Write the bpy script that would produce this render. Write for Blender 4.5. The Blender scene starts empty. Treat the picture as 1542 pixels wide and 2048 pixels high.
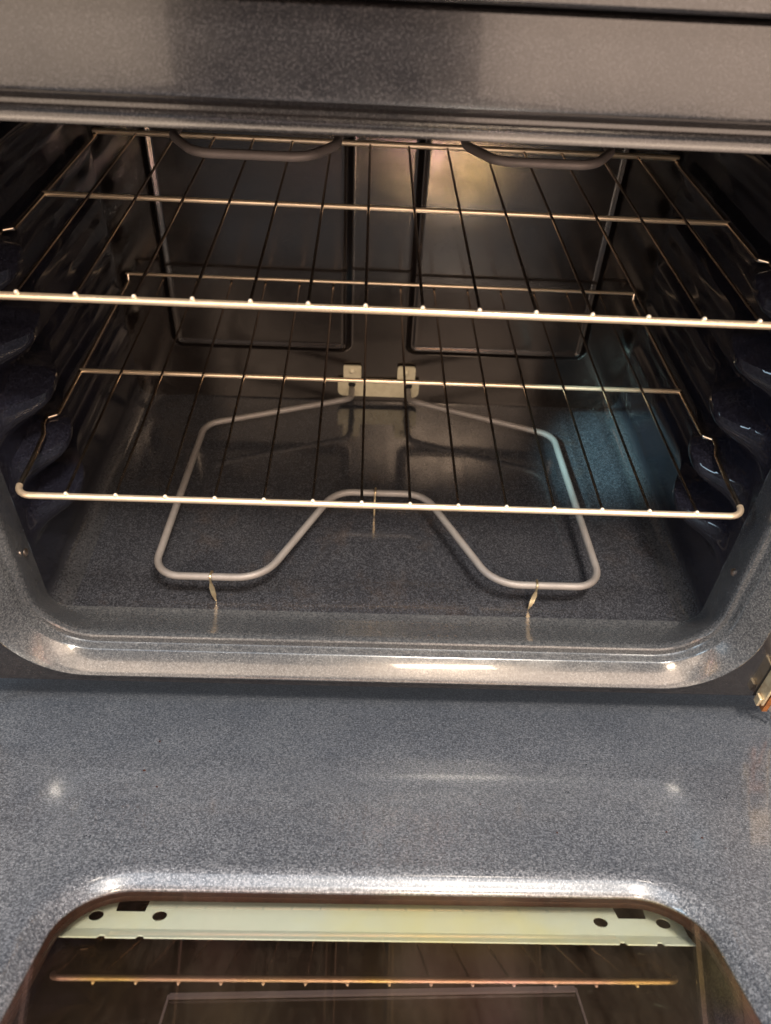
import bpy, bmesh, math, random
from mathutils import Vector, Matrix, noise as mnoise
random.seed(4)
CM = 0.01
scene = bpy.context.scene
COL = scene.collection

# ---------------------------------------------------------------- camera
C_POS = Vector((-1.7955, -50.0612, 25.8806))
YAW, PITCH, ROLL = 0.03872, 0.7381, 0.0559
F_PX = 1540.0
fw = Vector((0.0286321, 0.73915373, -0.67292791)).normalized()
r2 = Vector((0.99914477, -0.00107177, 0.0413349)).normalized()
u2 = r2.cross(fw).normalized()
cam_data = bpy.data.cameras.new("camera")
cam = bpy.data.objects.new("camera", cam_data)
COL.objects.link(cam)
m = Matrix((r2, u2, -fw)).transposed().to_4x4()
m.translation = C_POS * CM
cam.matrix_world = m
cam_data.sensor_fit = 'VERTICAL'
cam_data.sensor_height = 24.0
cam_data.lens = 24.0 * F_PX / 2048.0
cam_data.clip_start = 0.01
cam_data.clip_end = 50
cam_data.dof.use_dof = True
cam_data.dof.focus_distance = 0.66
cam_data.dof.aperture_fstop = 5.0
scene.camera = cam

# ---------------------------------------------------------------- world and lamps
world = bpy.data.worlds.new("World")
scene.world = world
world.use_nodes = True
wb = world.node_tree.nodes["Background"]
wb.inputs[0].default_value = (0.80, 0.88, 1.0, 1)
wb.inputs[1].default_value = 0.10

def area(name, loc, target, sx, sy, power, col):
    d = bpy.data.lights.new(name, 'AREA')
    d.shape = 'RECTANGLE'; d.size = sx; d.size_y = sy
    d.energy = power; d.color = col
    o = bpy.data.objects.new(name, d); COL.objects.link(o)
    o.location = loc
    o.rotation_euler = (Vector(target) - Vector(loc)).to_track_quat('-Z', 'Y').to_euler()
    return o
# the kitchen's ceiling fitting (warm), the pale ceiling around it (cool), lit walls to the left and right of the photographer
area("ceiling_lamp", (0.33, -0.72, 1.60), (0.05, -0.3, -0.3), 0.36, 0.28, 58.0, (1.0, 0.88, 0.74))
area("downlight", (0.27, -1.30, 1.12), (0.05, -0.05, -0.3), 0.34, 0.16, 11.0, (1.0, 0.76, 0.54))
area("ceiling_bounce", (0.0, -0.42, 1.95), (0, -0.3, -0.3), 2.6, 1.0, 25.0, (0.80, 0.89, 1.0))
area("rear_wall_light", (0.0, -1.75, 1.05), (0, 0.0, -0.3), 2.6, 0.6, 22.0, (1.0, 0.77, 0.58))
area("left_wall_light", (-0.90, -1.30, 0.25), (-0.3, 0.0, 0.0), 1.0, 1.3, 8.0, (1.0, 0.76, 0.57))
area("right_wall_light", (0.74, -1.30, 0.25), (0.2, 0.0, 0.0), 1.2, 1.3, 13.5, (1.0, 0.74, 0.57))
area("window_light", (-1.8, -0.8, 1.1), (0.2, 0.1, -0.3), 0.8, 0.8, 18.0, (0.60, 0.83, 1.0))

# added narrow spot, throws a cool patch on the floor's right rear corner
sd_ = bpy.data.lights.new("floor_patch_spot", 'SPOT'); sd_.energy = 480; sd_.color = (0.52, 0.95, 1.0)
sd_.spot_size = math.radians(4.8); sd_.spot_blend = 0.6; sd_.shadow_soft_size = 0.03
so_ = bpy.data.objects.new("floor_patch_spot", sd_); COL.objects.link(so_)
so_.location = (-0.45, -1.0, 0.75)
so_.rotation_euler = (Vector((0.295, 0.29, -0.345)) - so_.location).to_track_quat('-Z', 'Y').to_euler()

scene.view_settings.view_transform = 'Standard'
scene.view_settings.look = 'None'
scene.view_settings.exposure = 0.12
scene.view_settings.gamma = 1.0
scene.cycles.use_denoising = True
scene.cycles.max_bounces = 10
scene.cycles.glossy_bounces = 8
scene.cycles.transparent_max_bounces = 12
scene.cycles.caustics_reflective = True
scene.cycles.sample_clamp_indirect = 6.0

# ---------------------------------------------------------------- materials
def mat(name, base, rough, metal=0.0, **kw):
    mt = bpy.data.materials.new(name); mt.use_nodes = True
    b = mt.node_tree.nodes["Principled BSDF"]
    b.inputs["Base Color"].default_value = (*base, 1)
    b.inputs["Roughness"].default_value = rough
    b.inputs["Metallic"].default_value = metal
    for k, v in kw.items():
        b.inputs[k.replace('_', ' ')].default_value = v
    return mt

def tex_coords(nt):
    tc = nt.nodes.new("ShaderNodeTexCoord")
    return tc.outputs["Object"]

def noise(nt, vec, scale, detail=2, rough=0.5, mapping=None):
    n = nt.nodes.new("ShaderNodeTexNoise")
    n.inputs["Scale"].default_value = scale
    n.inputs["Detail"].default_value = detail
    n.inputs["Roughness"].default_value = rough
    if mapping:
        mp = nt.nodes.new("ShaderNodeMapping"); mp.inputs["Scale"].default_value = mapping
        nt.links.new(vec, mp.inputs[0]); vec = mp.outputs[0]
    nt.links.new(vec, n.inputs["Vector"])
    return n.outputs["Fac"]

def ramp(nt, fac, stops):
    r = nt.nodes.new("ShaderNodeValToRGB")
    e = r.color_ramp.elements
    while len(e) < len(stops): e.new(0.5)
    for el, (p, c) in zip(e, stops):
        el.position = p; el.color = (*c, 1)
    nt.links.new(fac, r.inputs[0])
    return r.outputs[0]

def mix(nt, fac, a, b, mode='MIX'):
    mx = nt.nodes.new("ShaderNodeMix"); mx.data_type = 'RGBA'; mx.blend_type = mode
    for s, v in ((mx.inputs[0], fac), (mx.inputs[6], a), (mx.inputs[7], b)):
        if hasattr(v, 'links'): nt.links.new(v, s)
        else: s.default_value = v if isinstance(v, float) else (*v, 1)
    return mx.outputs[2]

def math_node(nt, op, a, b):
    n = nt.nodes.new("ShaderNodeMath"); n.operation = op
    for s, v in ((n.inputs[0], a), (n.inputs[1], b)):
        if hasattr(v, 'links'): nt.links.new(v, s)
        else: s.default_value = v
    return n.outputs[0]

def enamel(name, dark, mid, light, rough, grain=520, ior=1.6, coat=0.0, relief=0.15, stain=0.0, stain_col=(0.09, 0.06, 0.04)):
    """dark vitreous enamel with fine pale blue flecks"""
    mt = mat(name, mid, rough, IOR=ior)
    nt = mt.node_tree; b = nt.nodes["Principled BSDF"]
    v = tex_coords(nt)
    g1 = noise(nt, v, grain, 2, 0.6)
    c1 = ramp(nt, g1, [(0.36, dark), (0.5, mid), (0.66, light)])
    g2 = noise(nt, v, grain * 2.1, 1, 0.5)
    sp = ramp(nt, g2, [(0.62, (0, 0, 0)), (0.74, (1, 1, 1))])
    c2 = mix(nt, sp, c1, tuple(min(1, x * 2.0) for x in light))
    big = noise(nt, v, 14, 3, 0.6)
    shade = ramp(nt, big, [(0.3, (0.86, 0.86, 0.88)), (0.7, (1.12, 1.1, 1.08))])
    c3 = mix(nt, 1.0, c2, shade, 'MULTIPLY')
    if stain > 0:
        s = noise(nt, v, 22, 6, 0.7)
        sf = ramp(nt, s, [(0.55, (0, 0, 0)), (0.75, (stain,) * 3)])
        c3 = mix(nt, sf, c3, stain_col)
    nt.links.new(c3, b.inputs["Base Color"])
    rr = noise(nt, v, 40, 4, 0.6)
    rmp = nt.nodes.new("ShaderNodeMapRange")
    rmp.inputs[1].default_value = 0.3; rmp.inputs[2].default_value = 0.7
    rmp.inputs[3].default_value = rough * 0.8; rmp.inputs[4].default_value = rough * 1.3
    nt.links.new(rr, rmp.inputs[0]); nt.links.new(rmp.outputs[0], b.inputs["Roughness"])
    bp = nt.nodes.new("ShaderNodeBump")
    bp.inputs["Strength"].default_value = relief; bp.inputs["Distance"].default_value = 0.0003
    nt.links.new(g1, bp.inputs["Height"]); nt.links.new(bp.outputs[0], b.inputs["Normal"])
    if coat:
        b.inputs["Coat Weight"].default_value = coat
        b.inputs["Coat Roughness"].default_value = 0.04
    return mt

M_DOOR = enamel("door_enamel", (0.040, 0.046, 0.058), (0.086, 0.094, 0.110), (0.182, 0.194, 0.218), 0.34, grain=560, ior=1.5, coat=0.9, relief=0.10)
M_DOOR.node_tree.nodes["Principled BSDF"].inputs["Coat Roughness"].default_value = 0.10
M_FRAME = enamel("frame_enamel", (0.008, 0.0072, 0.0078), (0.013, 0.0120, 0.0125), (0.038, 0.035, 0.037), 0.17, grain=820, ior=1.7, coat=0.45, relief=0.10)
M_LIP_LIT = enamel("lit_lip_enamel", (0.034, 0.038, 0.044), (0.058, 0.062, 0.068), (0.102, 0.106, 0.112), 0.22, grain=540, ior=1.6, coat=0.4, relief=0.06)  # frame enamel again, painted paler as if lit from above
M_FLOOR = enamel("floor_enamel", (0.017, 0.018, 0.022), (0.027, 0.029, 0.035), (0.055, 0.058, 0.068), 0.13, grain=560, ior=1.7, coat=0.5, relief=0.04, stain=0.25)
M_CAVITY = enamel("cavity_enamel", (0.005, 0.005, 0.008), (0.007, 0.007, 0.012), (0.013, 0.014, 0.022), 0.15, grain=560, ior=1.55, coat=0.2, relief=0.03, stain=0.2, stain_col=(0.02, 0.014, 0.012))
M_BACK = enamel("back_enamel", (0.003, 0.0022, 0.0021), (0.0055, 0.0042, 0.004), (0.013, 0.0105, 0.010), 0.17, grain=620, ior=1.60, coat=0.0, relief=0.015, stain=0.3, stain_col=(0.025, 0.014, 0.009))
M_BACK.node_tree.nodes["Principled BSDF"].inputs["Specular Tint"].default_value = (1.0, 0.90, 0.84, 1)

def lower_fillet(mt):
    """the side walls' lower fillets carry the greyer, flecked enamel of the floor pan"""
    nt = mt.node_tree; b = nt.nodes["Principled BSDF"]
    src = b.inputs["Base Color"].links[0].from_socket
    v = tex_coords(nt); sep = nt.nodes.new("ShaderNodeSeparateXYZ"); nt.links.new(v, sep.inputs[0])
    m_ = nt.nodes.new("ShaderNodeMapRange"); m_.interpolation_type = 'SMOOTHSTEP'
    for i, q in zip((1, 2, 3, 4), (0.018, 0.042, 1, 0)): m_.inputs[i].default_value = q
    nt.links.new(sep.outputs[2], m_.inputs[0])
    fl = ramp(nt, noise(nt, v, 560, 2, 0.6), [(0.36, (0.020, 0.020, 0.023)), (0.5, (0.030, 0.031, 0.035)), (0.66, (0.055, 0.057, 0.063))])
    nt.links.new(mix(nt, m_.outputs[0], src, fl), b.inputs["Base Color"])
lower_fillet(M_CAVITY)

def metal(name, col, rough, dirt=0.0, dirt_col=(0.08, 0.045, 0.02), scale=60, metallic=1.0):
    mt = mat(name, col, rough, metallic)
    nt = mt.node_tree; b = nt.nodes["Principled BSDF"]; v = tex_coords(nt)
    n1 = noise(nt, v, scale, 5, 0.65)
    f = ramp(nt, n1, [(0.45, (0, 0, 0)), (0.72, (dirt,) * 3)])
    nt.links.new(mix(nt, f, col, dirt_col), b.inputs["Base Color"])
    n2 = noise(nt, v, scale * 5, 3, 0.6)
    mr = nt.nodes.new("ShaderNodeMapRange")
    mr.inputs[3].default_value = rough * 0.6; mr.inputs[4].default_value = rough * 1.5
    nt.links.new(n2, mr.inputs[0]); nt.links.new(mr.outputs[0], b.inputs["Roughness"])
    return mt
M_RAIL = metal("nickel_plate", (0.93, 0.75, 0.55), 0.33, 0.25, (0.62, 0.45, 0.28), metallic=0.8)
M_ROD = metal("browned_nickel", (0.42, 0.34, 0.28), 0.22, 0.6, (0.10, 0.065, 0.045), 90)
M_TIP = metal("bright_weld", (1.0, 0.88, 0.74), 0.42, metallic=0.6)
M_ELEMENT = metal("element_sheath", (0.27, 0.25, 0.24), 0.55, 0.4, (0.17, 0.15, 0.14), 50, 0.35)
M_BROIL = metal("broil_sheath", (0.20, 0.17, 0.16), 0.5, 0.3, (0.14, 0.12, 0.11), 50, 0.35)
M_CLIP = metal("clip_steel", (0.90, 0.72, 0.46), 0.4, 0.35, (0.25, 0.16, 0.08), 120)
M_BRACKET = metal("bracket_plate", (0.62, 0.57, 0.42), 0.5, 0.5, (0.33, 0.27, 0.17), 60, 0.25)
M_STRIP = metal("galvanised_strip", (0.70, 0.76, 0.70), 0.4, 0.75, (0.80, 0.76, 0.34), 6, 0.0)
M_SIDE = metal("window_pack_channel", (0.20, 0.15, 0.165), 0.45, 0.4, (0.16, 0.11, 0.12), 30, 0.6)
M_HINGE = metal("hinge_zinc", (0.72, 0.60, 0.40), 0.35, 0.7, (0.36, 0.18, 0.07), 90, 0.5)
M_RUST = metal("rust", (0.28, 0.10, 0.025), 0.7, 0.8, (0.09, 0.035, 0.012), 160, 0.1)
M_BLACK = mat("dark_void", (0.004, 0.0035, 0.004), 0.6)
M_PANEL = metal("door_edge_steel", (0.58, 0.49, 0.42), 0.4, 0.2, (0.25, 0.21, 0.18), 30, 0.6)
M_SCREW = metal("screw_steel", (0.62, 0.50, 0.42), 0.3, 0.4)
M_CRUMB = mat("burnt_crumb", (0.05, 0.012, 0.006), 0.8)
M_OUTER = mat("outer_glass_coating", (0.016, 0.010, 0.008), 0.12, IOR=1.5)
M_FRIT = metal("window_gasket", (0.055, 0.024, 0.016), 0.35, 0.7, (0.012, 0.006, 0.005), 250, 0.3)

def glass_material():
    mt = bpy.data.materials.new("coated_oven_glass"); mt.use_nodes = True
    nt = mt.node_tree; nt.nodes.clear()
    out = nt.nodes.new("ShaderNodeOutputMaterial")
    tr = nt.nodes.new("ShaderNodeBsdfTransparent"); tr.inputs[0].default_value = (0.985, 0.985, 0.95, 1)
    gl = nt.nodes.new("ShaderNodeBsdfGlossy"); gl.inputs["Roughness"].default_value = 0.012
    v = tex_coords(nt)
    # heat-reflective coating: the tint drifts slowly across the pane
    n = noise(nt, v, 7, 2, 0.5)
    c = ramp(nt, n, [(0.30, (0.95, 0.60, 0.66)), (0.46, (0.95, 0.70, 0.70)), (0.54, (1.0, 0.80, 0.38)), (0.60, (0.90, 0.68, 0.52)), (0.74, (0.86, 0.50, 0.78))])
    nt.links.new(c, gl.inputs["Color"])
    fr = nt.nodes.new("ShaderNodeFresnel"); 
    ge = nt.nodes.new("ShaderNodeNewGeometry")
    io = nt.nodes.new("ShaderNodeMapRange"); io.inputs[3].default_value = 1.7; io.inputs[4].default_value = 1 / 1.7
    nt.links.new(ge.outputs["Backfacing"], io.inputs[0]); nt.links.new(io.outputs[0], fr.inputs[0])
    k = nt.nodes.new("ShaderNodeMath"); k.operation = 'MULTIPLY_ADD'
    k.inputs[1].default_value = 1.1; k.inputs[2].default_value = 0.065; k.use_clamp = True
    nt.links.new(fr.outputs[0], k.inputs[0])
    mx = nt.nodes.new("ShaderNodeMixShader")
    nt.links.new(k.outputs[0], mx.inputs[0]); nt.links.new(tr.outputs[0], mx.inputs[1]); nt.links.new(gl.outputs[0], mx.inputs[2])
    # faint smears of grease and dust
    df = nt.nodes.new("ShaderNodeBsdfDiffuse"); df.inputs[0].default_value = (0.30, 0.24, 0.18, 1)
    s = noise(nt, v, 16, 6, 0.75, (1.0, 0.25, 0.25))
    sf = ramp(nt, s, [(0.45, (0.004,) * 3), (0.75, (0.05,) * 3)])
    mx2 = nt.nodes.new("ShaderNodeMixShader")
    nt.links.new(sf, mx2.inputs[0]); nt.links.new(mx.outputs[0], mx2.inputs[1]); nt.links.new(df.outputs[0], mx2.inputs[2])
    nt.links.new(mx2.outputs[0], out.inputs[0])
    return mt
M_GLASS = glass_material()

# ---------------------------------------------------------------- helpers (all coordinates in centimetres)
def world_loc(o):
    v = Vector((0, 0, 0))
    while o is not None:
        v = v + o.location; o = o.parent
    return v

def link_mesh(name, verts, faces, mt, parent=None, smooth=True, base=None):
    me = bpy.data.meshes.new(name)
    off = (Vector(base) * CM) if base else (world_loc(parent) if parent else Vector((0, 0, 0)))
    me.from_pydata([(Vector(v) * CM - off)[:] for v in verts], [], faces)
    me.materials.append(mt)
    o = bpy.data.objects.new(name, me); COL.objects.link(o)
    if parent: o.parent = parent
    if base: o.location = Vector(base) * CM - (world_loc(parent) if parent else Vector((0, 0, 0)))
    bm = bmesh.new(); bm.from_mesh(me)
    bmesh.ops.recalc_face_normals(bm, faces=bm.faces)
    if smooth:
        for f in bm.faces: f.smooth = True
        for e in bm.edges:
            if len(e.link_faces) == 2 and e.calc_face_angle(0) > math.radians(38): e.smooth = False
    bm.to_mesh(me); bm.free()
    return o

def thing(name, label, cat, loc):
    o = bpy.data.objects.new(name, None); COL.objects.link(o)
    o.empty_display_size = 0.05
    o.location = Vector(loc) * CM
    o['label'] = label; o['category'] = cat
    return o

def fillet_path(pts, radii, n=8, closed=False):
    """polyline with rounded corners; pts Vectors, radii per point"""
    out = []
    N = len(pts)
    for i, p in enumerate(pts):
        p = Vector(p); r = radii[i] if isinstance(radii, (list, tuple)) else radii
        if (not closed and i in (0, N - 1)) or r <= 0:
            out.append(p); continue
        a = Vector(pts[(i - 1) % N]) - p; b = Vector(pts[(i + 1) % N]) - p
        la, lb = a.length, b.length; a.normalize(); b.normalize()
        ang = a.angle(b)
        if ang > math.pi - 0.02: out.append(p); continue
        d = min(r / math.tan(ang / 2), la * 0.49, lb * 0.49)
        rr = d * math.tan(ang / 2)
        cen = p + (a + b).normalized() * (rr / math.sin(ang / 2))
        s = p + a * d - cen; e = p + b * d - cen
        tot = s.angle(e); ax = s.cross(e).normalized()
        for k in range(n + 1):
            out.append(cen + Matrix.Rotation(tot * k / n, 3, ax) @ s)
    return out

def tube(path, r, seg=12, closed=False, cap=True):
    """verts, faces of a round bar along a path (parallel transport)"""
    P = [Vector(p) for p in path]
    clean = [P[0]]
    for p in P[1:]:
        if (p - clean[-1]).length > 1e-4: clean.append(p)
    P = clean; n = len(P)
    tang = []
    for i in range(n):
        if closed: t = P[(i + 1) % n] - P[(i - 1) % n]
        else: t = P[min(i + 1, n - 1)] - P[max(i - 1, 0)]
        tang.append(t.normalized())
    t0 = tang[0]
    ref = Vector((0, 0, 1)) if abs(t0.z) < 0.9 else Vector((1, 0, 0))
    nrm = (ref - t0 * ref.dot(t0)).normalized()
    V, Fc = [], []
    for i in range(n):
        t = tang[i]
        nrm = (nrm - t * nrm.dot(t)).normalized()
        bn = t.cross(nrm)
        for k in range(seg):
            a = 2 * math.pi * k / seg
            V.append(P[i] + nrm * (r * math.cos(a)) + bn * (r * math.sin(a)))
    for i in range(n if closed else n - 1):
        j = (i + 1) % n
        for k in range(seg):
            k2 = (k + 1) % seg
            Fc.append((i * seg + k, i * seg + k2, j * seg + k2, j * seg + k))
    if cap and not closed:
        for end, sgn in ((0, -1), (n - 1, 1)):
            c = P[end] + tang[end] * (sgn * r * 0.8)
            # one rounded ring then a tip
            base = end * seg
            ring = len(V)
            for k in range(seg):
                V.append(P[end] + (V[base + k] - P[end]) * 0.72 + tang[end] * (sgn * r * 0.55))
            V.append(c); tip = len(V) - 1
            for k in range(seg):
                k2 = (k + 1) % seg
                Fc.append((base + k, base + k2, ring + k2, ring + k))
                Fc.append((ring + k, ring + k2, tip))
    return V, Fc

def join(*parts):
    V, Fc = [], []
    for v, f in parts:
        o = len(V); V += list(v); Fc += [tuple(i + o for i in q) for q in f]
    return V, Fc

def box(x0, x1, y0, y1, z0, z1):
    V = [Vector((x, y, z)) for x in (x0, x1) for y in (y0, y1) for z in (z0, z1)]
    Fc = [(0, 1, 3, 2), (4, 6, 7, 5), (0, 4, 5, 1), (2, 3, 7, 6), (0, 2, 6, 4), (1, 5, 7, 3)]
    return V, Fc

def add_bevel(o, w, seg=2):
    md = o.modifiers.new("bevel", 'BEVEL'); md.width = w * CM; md.segments = seg
    md.limit_method = 'ANGLE'; md.angle_limit = math.radians(40)
    md.harden_normals = False

def disc(c, ax, r, h, seg=16, dome=0.0):
    """short cylinder with a slightly domed face towards ax"""
    ax = Vector(ax).normalized(); c = Vector(c)
    ref = Vector((0, 0, 1)) if abs(ax.z) < 0.9 else Vector((1, 0, 0))
    a = ax.cross(ref).normalized(); b = ax.cross(a)
    V = []
    for rr, hh in ((r, 0), (r, h * 0.75), (r * 0.85, h), (r * 0.4, h + dome * 0.8)):
        for k in range(seg):
            t = 2 * math.pi * k / seg
            V.append(c + a * (rr * math.cos(t)) + b * (rr * math.sin(t)) + ax * hh)
    V.append(c + ax * (h + dome)); Fc = []
    for j in range(3):
        for k in range(seg):
            k2 = (k + 1) % seg
            Fc.append((j * seg + k, j * seg + k2, (j + 1) * seg + k2, (j + 1) * seg + k))
    for k in range(seg): Fc.append((3 * seg + k, 3 * seg + (k + 1) % seg, 4 * seg))
    return V, Fc

# ---------------------------------------------------------------- the oven
oven = thing("oven", "open black speckled enamel oven with its door lowered and two racks inside", "oven", (0, 0, -36))

def ss(a, b, x):
    t = max(0.0, min(1.0, (x - a) / (b - a))); return t * t * (3 - 2 * t)

# ring of the opening: every level is a rounded rectangle sampled with the same number of points
NB, NC, NS = 40, 14, 60      # points per bottom, corner, side
def ring(hw, zb, zt, r):
    """list of (x,z), counter-clockwise from bottom centre-left; corners rounded"""
    pts = []
    for k in range(NB): pts.append((-hw + r + (2 * hw - 2 * r) * k / NB, zb))
    for k in range(NC):
        a = -math.pi / 2 + math.pi / 2 * k / NC
        pts.append((hw - r + r * math.cos(a), zb + r + r * math.sin(a)))
    for k in range(NS): pts.append((hw, zb + r + (zt - zb - 2 * r) * k / NS))
    for k in range(NC):
        a = math.pi / 2 * k / NC
        pts.append((hw - r + r * math.cos(a), zt - r + r * math.sin(a)))
    for k in range(NB): pts.append((hw - r - (2 * hw - 2 * r) * k / NB, zt))
    for k in range(NC):
        a = math.pi / 2 + math.pi / 2 * k / NC
        pts.append((-hw + r + r * math.cos(a), zt - r + r * math.sin(a)))
    for k in range(NS): pts.append((-hw, zt - r - (zt - zb - 2 * r) * k / NS))
    for k in range(NC):
        a = math.pi + math.pi / 2 * k / NC
        pts.append((-hw + r + r * math.cos(a), zb + r + r * math.sin(a)))
    return pts

levels = [  # y, half width, bottom, top, corner radius
    (0.9, 32.8, -34.50, 11.9, 2.0),
    (0.3, 32.65, -34.42, 11.9, 2.4),
    (-0.6, 32.35, -34.10, 11.95, 3.6),
    (-2.0, 31.95, -33.35, 12.0, 4.2),
    (-3.3, 31.55, -32.60, 12.1, 4.8),
    (-3.9, 31.40, -32.30, 12.18, 5.0),
    (-4.2, 31.36, -32.20, 12.22, 5.1),
    (-4.5, 31.40, -32.22, 12.25, 5.1),
    (-4.62, 31.50, -32.36, 12.30, 5.2),
    (-4.58, 31.80, -32.75, 12.38, 5.5),
    (-4.62, 31.98, -33.02, 12.5, 5.7),
    (-4.90, 32.10, -33.13, 12.65, 5.8),
    (-5.35, 32.2, -33.16, 12.75, 5.9),
    (-5.5, 32.3, -33.24, 12.82, 6.0),
    (-6.3, 33.1, -33.90, 13.15, 6.4),
    (-6.80, 33.6, -34.33, 13.45, 6.8),
    (-7.08, 33.95, -34.58, 13.58, 7.0),
    (-7.21, 34.15, -34.77, 13.75, 7.2),
    (-7.17, 34.3, -34.95, 13.95, 7.4),
    (-6.95, 34.42, -35.05, 14.1, 7.6),
]
V, Fc = [], []
n = 2 * NB + 4 * NC + 2 * NS
# across the top the same ring has a flatter section: a rounded lip, an upright strip, then a sloping step to the face
TOPP = [(0.9, 11.9), (0.3, 12.0), (-0.6, 12.1), (-2.0, 12.25), (-3.3, 12.45), (-4.8, 12.68), (-5.6, 12.82), (-5.95, 12.88), (-6.12, 12.98), (-6.10, 13.12),
        (-6.02, 13.26), (-6.0, 13.50), (-6.06, 13.62), (-6.0, 13.72), (-5.75, 13.80), (-5.7, 14.0), (-6.0, 14.35), (-6.68, 14.60), (-6.97, 14.76), (-6.99, 14.92)]
for (y, hw, zb, zt, r), (yt, zt2) in zip(levels, TOPP):
    for x, z in ring(hw, zb, zt2, r):
        w = ss(-6, 11, z)
        V.append(Vector((x, y * (1 - w) + yt * w, z)))
# flat face around the ring out to a rounded rectangle, then turned back
for (y, hw, zb, zt, r) in ((-6.92, 41.0, -36.0, 18.95, 0.8), (-6.7, 41.2, -36.15, 19.1, 0.8), (-4.8, 41.3, -36.2, 19.15, 0.8)):
    V += [Vector((x, y, z)) for x, z in ring(hw, zb, zt, r)]
nl = len(levels) + 3
for j in range(nl - 1):
    for k in range(n):
        k2 = (k + 1) % n
        Fc.append((j * n + k, j * n + k2, (j + 1) * n + k2, (j + 1) * n + k))
frame = link_mesh("front_frame", V, Fc, M_FRAME, oven)
frame.data.materials.append(M_LIP_LIT)
for pl_ in frame.data.polygons:      # lower rim gets the paler copy, overhead light put into its colour
    if pl_.center.z < 0.02 + 0.36 and (len(levels) - 1) * n > max(pl_.vertices[:]) - n: pl_.material_index = 1

# cavity: floor, two side walls, ceiling (fine grids), joined at the ring's first level
Y0, Y1 = 0.9, 39.3
HW, ZB, ZT, RC = 32.8, -34.5, 11.9, 2.0
def grid(name, f, nu, nv, mt, parent):
    V = [f(i / nu, j / nv) for j in range(nv + 1) for i in range(nu + 1)]
    Fc = [(j * (nu + 1) + i, j * (nu + 1) + i + 1, (j + 1) * (nu + 1) + i + 1, (j + 1) * (nu + 1) + i) for j in range(nv) for i in range(nu)]
    return link_mesh(name, V, Fc, mt, parent)

def floor_f(u, v):
    x = -(HW - RC) + 2 * (HW - RC) * u; y = Y0 + (Y1 - Y0) * v
    # pressed pan: a very shallow step along the front and gentle sag, thin sheet is never truly flat
    d = 0.04 * math.sin(x * 0.21 + 1.0) * math.sin(y * 0.17) * ss(0, 6, y - Y0)
    return Vector((x, y, ZB + d * ss(0, 4, (HW - RC) - abs(x))))
grid("cavity_floor", floor_f, 60, 40, M_FLOOR, oven)
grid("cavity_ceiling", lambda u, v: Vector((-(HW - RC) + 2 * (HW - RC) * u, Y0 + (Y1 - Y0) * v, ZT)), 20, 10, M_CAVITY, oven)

PITCH_Z = 5.58
TOPS = [5.4, -0.70 + 0.45, -6.3, -11.9, -17.45, -23.05]
TOPS[1] = -0.72
def bulge(z, y, side):
    """inward protrusion of the stamped rack supports"""
    p = 0.0
    for i, zt in enumerate(TOPS):
        # supports dip at the very front then rise to a stop hump
        hump = 0.55 * math.exp(-((y - 9.0) / 1.6) ** 2) - 0.25 * math.exp(-((y - 5.6) / 1.5) ** 2)
        top = zt + hump * 0.8
        h = top - z
        if h < -0.6 or h > 5.0: continue
        a = ss(-0.1, 0.5, h) * (1 - ss(1.1, 4.2, h))
        front = ss(1.2, 6.5, y + (h - 1.5) * 0.5)
        amp = 0.95 + 1.5 * (1 - ss(8, 16, y)) + 1.15 * math.exp(-((y - 7.8) / 3.2) ** 2)
        back = 1 - ss(36.0, 38.5, y)
        p += amp * a * front * back
    return p
def wall_f(side):
    zl = ZB; zu = ZT
    NA = 10
    def f(u, v):
        y = Y0 + (Y1 - Y0) * (v ** 1.35)
        # perimeter parameter: bottom fillet, flat, top fillet
        L1 = RC * math.pi / 2; L2 = (zu - zl - 2 * RC); T = L1 * 2 + L2; s = u * T
        if s < L1:
            a = s / RC; x = HW - RC + RC * math.sin(a); z = zl + RC - RC * math.cos(a); nx = math.sin(a)
        elif s < L1 + L2:
            x = HW; z = zl + RC + (s - L1); nx = 1
        else:
            a = (s - L1 - L2) / RC; x = HW - RC + RC * math.cos(a); z = zu - RC + RC * math.sin(a); nx = math.cos(a)
        b = bulge(z, y, side) * nx
        b += 0.16 * mnoise.noise(Vector((y * 0.14 + side * 7, z * 0.2, 3.0))) * ss(0, 3, y - Y0) * nx * (1 - ss(30, 38, y))
        b += 0.03 * math.sin(y * 0.3 + z * 0.4) * ss(0, 3, y - Y0) * nx * (1 - ss(34, 38, y))
        return Vector((side * (x - b), y, z))
    return f
for sd in (-1, 1):
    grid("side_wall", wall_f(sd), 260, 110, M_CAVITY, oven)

# back wall with rounded lower corners and two pressed panels
def sdf_rr(x, z, x0, x1, z0, z1, r):
    cx, cz = (x0 + x1) / 2, (z0 + z1) / 2
    qx = abs(x - cx) - (x1 - x0) / 2 + r; qz = abs(z - cz) - (z1 - z0) / 2 + r
    return math.hypot(max(qx, 0), max(qz, 0)) + min(max(qx, qz), 0) - r
def back_y(x, z):
    y = 39.0
    d = sdf_rr(x, z, -33.6, 33.2, -34.3, 14, 10.0)
    y -= 0.22 * ss(-0.2, 1.8, d)                      # the corners come forward
    for x0, x1 in ((-27.3, -3.9), (2.95, 26.8)):
        d = sdf_rr(x, z, x0, x1, -26.9, 30, 1.5)
        y -= 0.42 * (1 - ss(-0.75, 0.0, d))          # raised panels
        y -= 0.16 * math.exp(-((d + 0.85) / 0.28) ** 2)
    y += 0.05 * math.sin(x * 0.23) * math.sin(z * 0.19 + 1)
    return y
grid("back_wall", lambda u, v: (lambda x, z: Vector((x, back_y(x, z), z)))(-33.2 + 66.4 * u, ZB - 0.2 + (ZT - ZB + 0.4) * v), 320, 230, M_BACK, oven)

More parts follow.
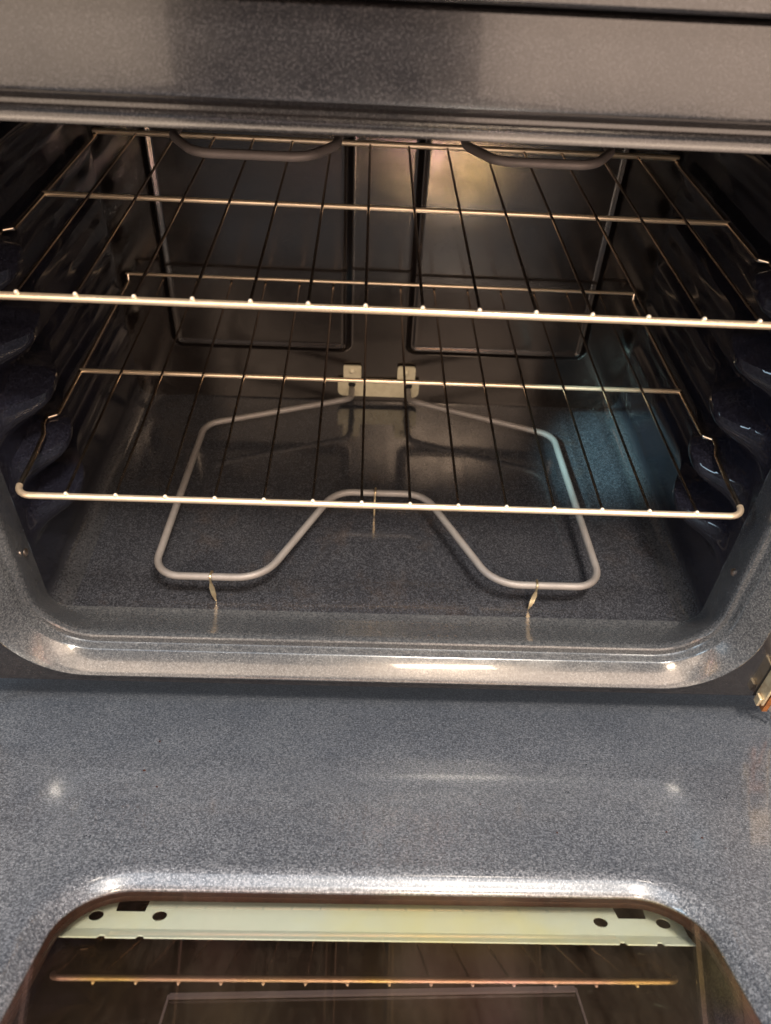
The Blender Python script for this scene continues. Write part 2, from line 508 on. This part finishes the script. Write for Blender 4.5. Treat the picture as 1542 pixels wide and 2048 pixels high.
# upper front face continues above a seam with the next panel
V, Fc = join(box(-41.3, 41.3, -7.6, -4.8, 19.35, 30.0))
cp = link_mesh("upper_panel", V, Fc, M_FRAME, oven); add_bevel(cp, 0.25, 3)

# small screws low on both sides of the opening
for sx, yy, zz in ((-1, -1.7, -24.3), (1, -2.3, -23.7)):
    x = 31.85
    V, Fc = disc((sx * x, yy, zz), (-sx, 0, 0), 0.36, 0.18, 16, 0.08)
    s = link_mesh("screw", V, Fc, M_SCREW, oven)

# bake element -------------------------------------------------
ZE = -31.3
half = [(3.8, 40.5, -32.2), (3.8, 36.6, -32.2), (3.95, 34.6, ZE), (21.7, 28.0, ZE), (22.6, 2.4, ZE), (11.6, 2.4, ZE), (5.0, 15.9, ZE)]
left = [(-x - 0.05, y, z) for x, y, z in half]
pts = left + half[::-1]
rad = [0, 1.0, 1.6, 2.6, 2.6, 4.4, 3.4] + [3.4, 4.4, 2.6, 2.6, 1.6, 1.0, 0]
path = fillet_path(pts, rad, 9)
V, Fc = tube(path, 0.385, 14)
elem = link_mesh("bake_element", V, Fc, M_ELEMENT, oven)

def leg_clip(x, y, lean=0.0, k_=1.0):
    """wire saddle round the element with a flat leg down to the floor"""
    hoop = fillet_path([(x + 0.12, y + 0.45, ZE - 0.35), (x + 0.06, y + 0.42, ZE + 0.46), (x, y - 0.42, ZE + 0.46), (x, y - 0.46, ZE - 0.45)], 0.22, 4)
    a = tube(hoop, 0.11, 8)
    # pointed leaf-shaped leg
    V = []; hs = [(0, 0.16), (0.22, 0.46 * k_), (0.6, 0.42 * k_), (0.9, 0.12)]
    zt, zf = ZE - 0.35, ZB + 0.03
    for t, w in hs:
        z = zt + (zf - zt) * t; xx = x + lean * t
        for sx, sy in ((-1, -1), (1, -1), (1, 1), (-1, 1)):
            V.append(Vector((xx + sx * w * 0.55, y - 0.46 + sy * 0.05 - 0.1 * math.sin(t * 3), z)))
    Fc = []
    for j in range(len(hs) - 1):
        for k in range(4):
            k2 = (k + 1) % 4; Fc.append((4 * j + k, 4 * j + k2, 4 * j + 4 + k2, 4 * j + 4 + k))
    Fc += [(3, 2, 1, 0), (4 * len(hs) - 4, 4 * len(hs) - 3, 4 * len(hs) - 2, 4 * len(hs) - 1)]
    foot = tube([(x + lean * 0.8, y - 0.5, zt + (zf - zt) * 0.8), (x + lean, y - 0.42, zf + 0.05)], 0.10, 8)
    return join(a, (V, Fc), foot)
for x, y, ln, kw in ((-16.8, 2.4, 0.25, 1.0), (15.85, 2.4, -0.35, 1.0), (-0.55, 15.9, 0.0, 0.35)):
    V, Fc = leg_clip(x, y, ln, kw); link_mesh("element_clip", V, Fc, M_CLIP, elem)

# bracket plate on the back wall holding the element's ends
def plate(outline, y0, y1):
    n = len(outline)
    V = [Vector((x, y0, z)) for x, z in outline] + [Vector((x, y1, z)) for x, z in outline]
    Fc = [tuple(range(n)), tuple(range(2 * n - 1, n - 1, -1))] + [(k, (k + 1) % n, n + (k + 1) % n, n + k) for k in range(n)]
    return V, Fc
ol = fillet_path([(-5.75, 0, -33.4), (5.2, 0, -33.4), (5.2, 0, -30.7), (4.6, 0, -30.7), (4.6, 0, -28.6), (2.2, 0, -28.6), (2.2, 0, -30.9),
                  (-2.65, 0, -30.9), (-2.65, 0, -28.7), (-5.0, 0, -28.7), (-5.0, 0, -30.7), (-5.75, 0, -30.7)],
                 [0.8, 0.8, 0.2, 0.1, 0.35, 0.35, 0.1, 0.1, 0.15, 0.15, 0.1, 0.2], 4, True)
V, Fc = plate([(p.x, p.z) for p in ol], 38.45, 38.7)
br = link_mesh("terminal_plate", V, Fc, M_BRACKET, elem, smooth=False)
for x in (-3.85, 3.8):
    V, Fc = disc((x, 38.44, -31.55), (0, -1, 0), 0.5, 0.05, 16)
    b_ = box(x - 0.3, x + 0.3, 38.36, 38.44, -33.38, -31.6)
    V, Fc = join((V, Fc), b_)
    link_mesh("terminal_slot", V, Fc, M_BLACK, elem, smooth=False)
for x in (-3.85, 3.35):
    V, Fc = disc((x, 38.45, -29.5), (0, -1, 0), 0.42, 0.2, 14, 0.12); link_mesh("rivet", V, Fc, M_BRACKET, elem)

# broil element under the ceiling --------------------------------
ZR = 6.5
pts = [(-2.2, 41.0, ZR), (-2.2, 30.5, ZR), (-4.6, 28.5, ZR), (-4.7, 13.5, ZR), (-6.8, 10.3, ZR), (-15.2, 10.3, ZR), (-17.5, 14.0, ZR), (-17.5, 33.5, ZR),
       (-10, 36, ZR), (10, 36, ZR),
       (17.2, 33.5, ZR), (17.1, 14.6, ZR), (15.0, 11.2, ZR), (7.6, 11.2, ZR), (5.5, 14.6, ZR), (5.4, 28.5, ZR), (2.2, 30.5, ZR), (2.2, 41.0, ZR)]
rad = [0, 1.4, 1.4, 2.6, 2.4, 2.6, 2.4, 2.6, 2, 2, 2.6, 2.4, 2.4, 2.4, 2.4, 1.4, 1.4, 0]
V, Fc = tube(fillet_path(pts, rad, 9), 0.36, 14)
link_mesh("broil_element", V, Fc, M_BROIL, oven)

# ---------------------------------------------------------------- racks
S = 4.05
def make_rack(label, X0, Y0r, Z0, yaw, roll, y_mid, y_back, raise_back, Zb=0.0):
    R = Matrix.Rotation(yaw, 3, 'Z') @ Matrix.Rotation(roll, 3, 'Y')
    root = thing("oven_rack", label, "rack", (X0, Y0r, Z0))
    root['group'] = "wire racks in the oven"
    def T(V): return [R @ Vector(v) + Vector((X0, Y0r, Z0)) for v in V]
    zr = -0.36                      # centre height of the front rail below the rods
    W = 30.55
    # front rail, side rails with their outward kink
    kk = 11.4
    def side(sx):
        return [(sx * W, y_back - 0.25, zr - 0.05), (sx * W, kk + 0.6, zr), (sx * (W + 0.05), kk, zr), (sx * (W + 0.85), kk - 0.55, zr),
                (sx * (W + 0.85), kk - 1.5, zr - 0.1), (sx * (W + 0.35), kk - 3.0, zr - 0.15), (sx * (W + 0.1), kk - 6, zr)]
    P = [(-W, y_back, raise_back)] + side(-1) + [(-W, 0, zr), (W, 0, zr)] + side(1)[::-1] + [(W, y_back, raise_back)]
    radv = [0, 0.3] + [0.3, 0.15, 0.3, 0.3, 0.6, 2] + [1.25, 1.25] + [2, 0.6, 0.3, 0.3, 0.15, 0.3] + [0.3, 0]
    pth = fillet_path(P, radv, 6)
    # thick wire in front, thinner along the sides and back: taper by building three tubes
    fr = [p for p in pth if p.y < 3.0]
    lf = [p for p in pth[:len(pth) // 2] if p.y >= -9 and p not in fr]
    lf = [p for p in pth[:len(pth) // 2] if p.y >= 3.0]; rt = [p for p in pth[len(pth) // 2:] if p.y >= 3.0]
    lf.append(fr[0]); rt.insert(0, fr[-1])
    V, Fc = tube(fr, 0.285, 14, cap=False)
    V2 = tube(lf, 0.225, 12); V3 = tube(rt, 0.225, 12)
    V, Fc = join((V, Fc))
    link_mesh("front_rail", T(V), Fc, M_RAIL, root)
    for q in (V2, V3): link_mesh("side_rail", T(q[0]), q[1], M_RAIL_SIDE, root)
    V, Fc = tube([(-W, y_mid, -0.34), (W, y_mid, -0.34)], 0.235, 12)
    link_mesh("cross_bar", T(V), Fc, M_RAIL, root)
    V, Fc = tube([(-W - 0.1, y_back, raise_back), (W + 0.1, y_back, raise_back)], 0.19 if raise_back > 0.2 else 0.30, 12)
    link_mesh("back_bar", T(V), Fc, M_RAIL, root)
    # rods: one mesh shared by all fourteen
    rp = fillet_path([(0, -0.02, -0.02), (0, 0.35, 0.0), (0, y_mid, 0.0), (0, y_back - 0.5, 0.0 if raise_back > 0.2 else -0.02), (0, y_back - 0.02, max(raise_back - 0.1, -0.1))], [0, 0.2, 3, 0.3, 0], 3)
    Vr, Fr = tube(rp, 0.125, 8, cap=True)
    me = None
    # welded rod ends show as bright beads on the rail
    a = disc((0, 0.02, -0.12), (0, -0.75, 1), 0.18, 0.24, 12, 0.10)
    for i in range(14):
        x = (i - 6.5) * S
        loc = R @ Vector((x, 0, 0))
        if me is None:
            o = link_mesh("rod", [R @ Vector(v) + Vector((X0, Y0r, Z0)) for v in Vr], Fr, M_ROD, root)
            w = link_mesh("weld_bead", [R @ Vector(v) + Vector((X0, Y0r, Z0)) for v in a[0]], a[1], M_TIP, o)
            me, mw = o.data, w.data
        else:
            o = bpy.data.objects.new("rod", me); COL.objects.link(o); o.parent = root
            w = bpy.data.objects.new("weld_bead", mw); COL.objects.link(w); w.parent = o
        o.location = loc * CM
    return root
M_RAIL_SIDE = metal("browned_rail", (0.66, 0.55, 0.44), 0.2, 0.5, (0.22, 0.14, 0.09), 40)
make_rack("upper chrome wire rack, pulled nearest the camera, its front rail crossing the whole photo", -0.05, 0.0, 0.0, 0.004, 0.0045, 18.9, 35.6, 0.0)
make_rack("lower chrome wire rack with both rounded front corners showing, above the bake element", 0.05, -2.1, -16.73, 0.005, 0.004, 18.98, 39.2, 0.45)

# ---------------------------------------------------------------- the door, lowered about sixty degrees
TH = 0.52
N_ = Vector((0, math.sin(TH), math.cos(TH))); E_ = Vector((0, -math.cos(TH), math.sin(TH)))
def D(x, t, c): return Vector((x, 0, 0)) + E_ * t + N_ * c
NT, NCd, NSd = 30, 12, 24
def dring(x0, x1, t0, t1, r0, r1=None):
    r1 = r1 or r0
    P = []
    for k in range(NT): P.append((x0 + r0 + (x1 - x0 - 2 * r0) * k / NT, t0))
    for k in range(NCd):
        a = -math.pi / 2 + math.pi / 2 * k / NCd; P.append((x1 - r0 + r0 * math.cos(a), t0 + r0 + r0 * math.sin(a)))
    for k in range(NSd): P.append((x1, t0 + r0 + (t1 - t0 - r0 - r1) * k / NSd))
    for k in range(NCd):
        a = math.pi / 2 * k / NCd; P.append((x1 - r1 + r1 * math.cos(a), t1 - r1 + r1 * math.sin(a)))
    for k in range(NT): P.append((x1 - r1 - (x1 - x0 - 2 * r1) * k / NT, t1))
    for k in range(NCd):
        a = math.pi / 2 + math.pi / 2 * k / NCd; P.append((x0 + r1 + r1 * math.cos(a), t1 - r1 + r1 * math.sin(a)))
    for k in range(NSd): P.append((x0, t1 - r1 - (t1 - t0 - r0 - r1) * k / NSd))
    for k in range(NCd):
        a = math.pi + math.pi / 2 * k / NCd; P.append((x0 + r0 + r0 * math.cos(a), t0 + r0 + r0 * math.sin(a)))
    return P
TC = -38.5
WX0, WX1, WT0, WT1 = -21.75, 22.6, 9.55, 42.0
dl = []
for c, g, r in ((-41.5, 0.15, 2.6), (-39.4, 0.1, 2.6), (-38.85, 0.0, 2.6), (-38.6, -0.15, 2.5), (-38.5, -0.5, 2.4)):
    dl.append((c, dring(-40.2 - g, 40.2 + g, -21.6 - g, 54 + g, r)))
for c, g, r in ((-38.5, -1.6, 6.6), (-38.44, -0.8, 6.0), (-38.40, -0.35, 5.6), (-38.46, 0.0, 5.3), (-38.60, 0.25, 5.1), (-38.80, 0.45, 4.9), (-39.02, 0.68, 4.6), (-39.25, 0.95, 4.3), (-39.45, 1.0, 4.3)):
    dl.append((c, dring(WX0 + g, WX1 - g, WT0 + g, WT1 - g, r)))
V, Fc = [], []
n = len(dl[0][1])
# the pressed liner leans slightly away from the glass pack towards the hinge
for c, P in dl: V += [D(x, t, c + 0.036 * max(0.0, min(30.0, 9.5 - t))) for x, t in P]
for j in range(len(dl) - 1):
    for k in range(n):
        k2 = (k + 1) % n; Fc.append((j * n + k, j * n + k2, (j + 1) * n + k2, (j + 1) * n + k))
door = link_mesh("door", V, Fc, M_DOOR, oven)
door['label'] = "blue-grey speckled inner face of the lowered oven door"

def slab(name, ringpts, c0, c1, mt, parent=None, smooth=False):
    n = len(ringpts)
    V = [D(x, t, c0) for x, t in ringpts] + [D(x, t, c1) for x, t in ringpts]
    Fc = [tuple(range(n)), tuple(range(2 * n - 1, n - 1, -1))] + [(k, (k + 1) % n, n + (k + 1) % n, n + k) for k in range(n)]
    return link_mesh(name, V, Fc, mt, parent or door, smooth)
def dplate(pts, c0, c1, rad=0): 
    n = len(pts)
    V = [D(x, t, c0) for x, t in pts] + [D(x, t, c1) for x, t in pts]
    Fc = [tuple(range(n)), tuple(range(2 * n - 1, n - 1, -1))] + [(k, (k + 1) % n, n + (k + 1) % n, n + k) for k in range(n)]
    return V, Fc

slab("window_glass", dring(WX0 + 0.6, WX1 - 0.6, WT0 + 0.6, WT1 - 0.6, 4.5), -39.34, -39.38, M_GLASS)
# dark gasket seen through the pane just inside the trim
V, Fc = [], []
gl = []
for c, g in ((-39.45, 0.9), (-39.62, 1.25), (-39.50, 1.36), (-39.65, 1.42), (-39.85, 1.42)):
    gl.append((c, dring(WX0 + g, WX1 - g, WT0 + g, WT1 - g, 4.3 - (g - 1) * 0.6)))
n = len(gl[0][1])
for c, P in gl: V += [D(x, t, c) for x, t in P]
for j in range(len(gl) - 1):
    for k in range(n):
        k2 = (k + 1) % n; Fc.append((j * n + k, j * n + k2, (j + 1) * n + k2, (j + 1) * n + k))
link_mesh("window_gasket", V, Fc, M_FRIT, door)

# perforated strip across the inside of the door
def strip():
    bm = bmesh.new()
    x0, x1, t0, tc, t1 = -23.6, 21.3, 8.6, 11.65, 12.75
    # outline with two notches in the far edge
    ol = [(x0, t1)]
    for cxn in (-16.9, 17.7):                      # small tabs in the near edge
        ol += [(cxn - 1.55, t1), (cxn - 1.4, t1 - 0.28), (cxn - 1.1, t1 - 0.28), (cxn - 1.0, t1 + 0.02), (cxn + 1.0, t1 + 0.02), (cxn + 1.1, t1 - 0.28), (cxn + 1.4, t1 - 0.28), (cxn + 1.55, t1)]
    ol += [(x1, t1)]
    ol += [(x1, tc)]
    ol2 = [(x1, tc), (x1, t0), (19.1, t0), (18.95, 10.05), (16.95, 10.05), (16.85, t0), (-15.95, t0), (-16.05, 10.05), (-18.05, 10.05), (-18.15, t0), (x0, t0), (x0, tc)]
    return ol, ol2, tc, x0, x1
ol, ol2, tc, sx0, sx1 = strip()
def fill_with_holes(outline, holes, c_of):
    """triangulated flat sheet with round holes"""
    bm = bmesh.new(); edges = []
    for lp in [outline] + holes:
        vs = [bm.verts.new((x, t, 0)) for x, t in lp]
        for a, b in zip(vs, vs[1:] + vs[:1]): edges.append(bm.edges.new((a, b)))
    bmesh.ops.triangle_fill(bm, use_beauty=True, edges=edges)
    V = [D(v.co.x, v.co.y, c_of(v.co.y)) for v in bm.verts]
    bm.verts.index_update()
    Fc = [tuple(v.index for v in f.verts) for f in bm.faces]
    bm.free(); return V, Fc
def circ(cx, ct, r, n=20): return [(cx + r * math.cos(2 * math.pi * k / n), ct + r * math.sin(2 * math.pi * k / n)) for k in range(n)]
HOLES = [(-19.25, 10.45, 0.5), (-14.95, 10.4, 0.5), (15.6, 10.4, 0.5), (20.0, 10.45, 0.5)]
a = fill_with_holes(ol2, [circ(x, t, r) for x, t, r in HOLES], lambda t: -41.5)
b = fill_with_holes(ol + [(sx0, tc)], [], lambda t: -41.5 + 0.16 * (t - tc) / 1.1 * 2)
V, Fc = join(a, b)
st = link_mesh("perforated_strip", V, Fc, M_STRIP, door, smooth=False)
st['label'] = "pale metal strip with round holes and square notches behind the door glass"
sol = st.modifiers.new("thickness", 'SOLIDIFY'); sol.thickness = 0.0009; sol.offset = 0
for x, t in ((-14.9, 10.75), (15.55, 10.75)):
    V, Fc = disc(D(x, t, -41.9), N_, 0.42, 0.15, 14, 0.05); link_mesh("strip_screw", V, Fc, M_SCREW, door)

# the coated outer pane
slab("outer_glass", [(-40, -20.5), (40, -20.5), (40, 53.5), (-40, 53.5)], -44.6, -45.1, M_OUTER)
V, Fc = dplate([(-42.2, -22.2), (42.2, -22.2), (42.2, 54.5), (-42.2, 54.5)], -45.2, -45.6)
for xa, xb in ((-42.2, -41.0), (41.0, 42.2)):
    V, Fc = join((V, Fc), dplate([(xa, -22.2), (xb, -22.2), (xb, 54.5), (xa, 54.5)], -38.9, -45.19))
V, Fc = join((V, Fc), dplate([(-40.9, -22.6), (40.9, -22.6), (40.9, -22.25), (-40.9, -22.25)], -39.4, -45.19))
op = link_mesh("outer_shell", V, Fc, M_PANEL, door, smooth=False)

# bright edge of the window opening in the outer door, seen deep inside the glass pack
V, Fc = join(dplate([(-13.45, 13.87), (13.35, 12.88), (13.35, 13.25), (-13.45, 14.2)], -44.35, -44.55),
             dplate([(-13.6, 13.9), (-13.46, 13.9), (-13.46, 42), (-13.6, 42)], -44.45, -44.55), dplate([(13.36, 12.95), (13.5, 12.95), (13.5, 42), (13.36, 42)], -44.45, -44.55))
link_mesh("inner_window_edge", V, Fc, M_SIDE, door, smooth=False)

# crumbs and small burnt specks on the door liner
for x, t, r in ((-19.3, -6.6, 0.10), (-19.4, -2.1, 0.12), (-17.8, 0.1, 0.09), (24.6, 5.2, 0.09), (25.9, 6.4, 0.1), (22.1, 4.6, 0.08), (8.2, 1.6, 0.06), (13.6, 4.9, 0.07)):
    V, Fc = disc(D(x, t, -38.5 + 0.036 * max(0.0, 9.5 - t)), N_, r, 0.03, 7, 0.03)
    V = [v + Vector((random.uniform(-.3, .3), random.uniform(-.3, .3), 0)) * r for v in V]
    link_mesh("burnt_speck", V, Fc, M_CRUMB, door)

# door hinge arms in their slots at the lower corners of the frame
for sx in (-1, 1):
    V, Fc = join(
        box(36.55, 36.8, -8.4, -6.95, -35.6, -31.4),          # inner cheek
        box(36.8, 39.4, -8.2, -7.95, -31.9, -28.9),           # cover plate
        box(38.7, 38.95, -8.6, -6.95, -36.8, -31.91),         # outer cheek
        box(36.25, 36.54, -8.2, -7.4, -35.9, -34.8),          # claw
        box(37.3, 38.69, -7.2, -6.97, -36.2, -35.2))
    h = link_mesh("hinge_arm", [Vector((sx * v.x, v.y, v.z)) for v in V], Fc, M_HINGE, oven, smooth=False); add_bevel(h, 0.08, 2)
    V, Fc = join(tube([(36.82, -7.7, -33.9), (38.68, -7.7, -33.9)], 0.5, 12, cap=False), box(37.2, 37.7, -8.1, -7.25, -36.9, -34.3),
                 tube([(37.9, -8.2, -35.6), (38.3, -8.5, -37.3)], 0.2, 8))
    link_mesh("hinge_roller", [Vector((sx * v.x, v.y, v.z)) for v in V], Fc, M_RUST, h)
    V, Fc = box(36.4, 39.6, -6.97, -6.9, -35.95, -29.9)
    link_mesh("hinge_slot", [Vector((sx * v.x, v.y, v.z)) for v in V], Fc, M_BLACK, h, smooth=False)
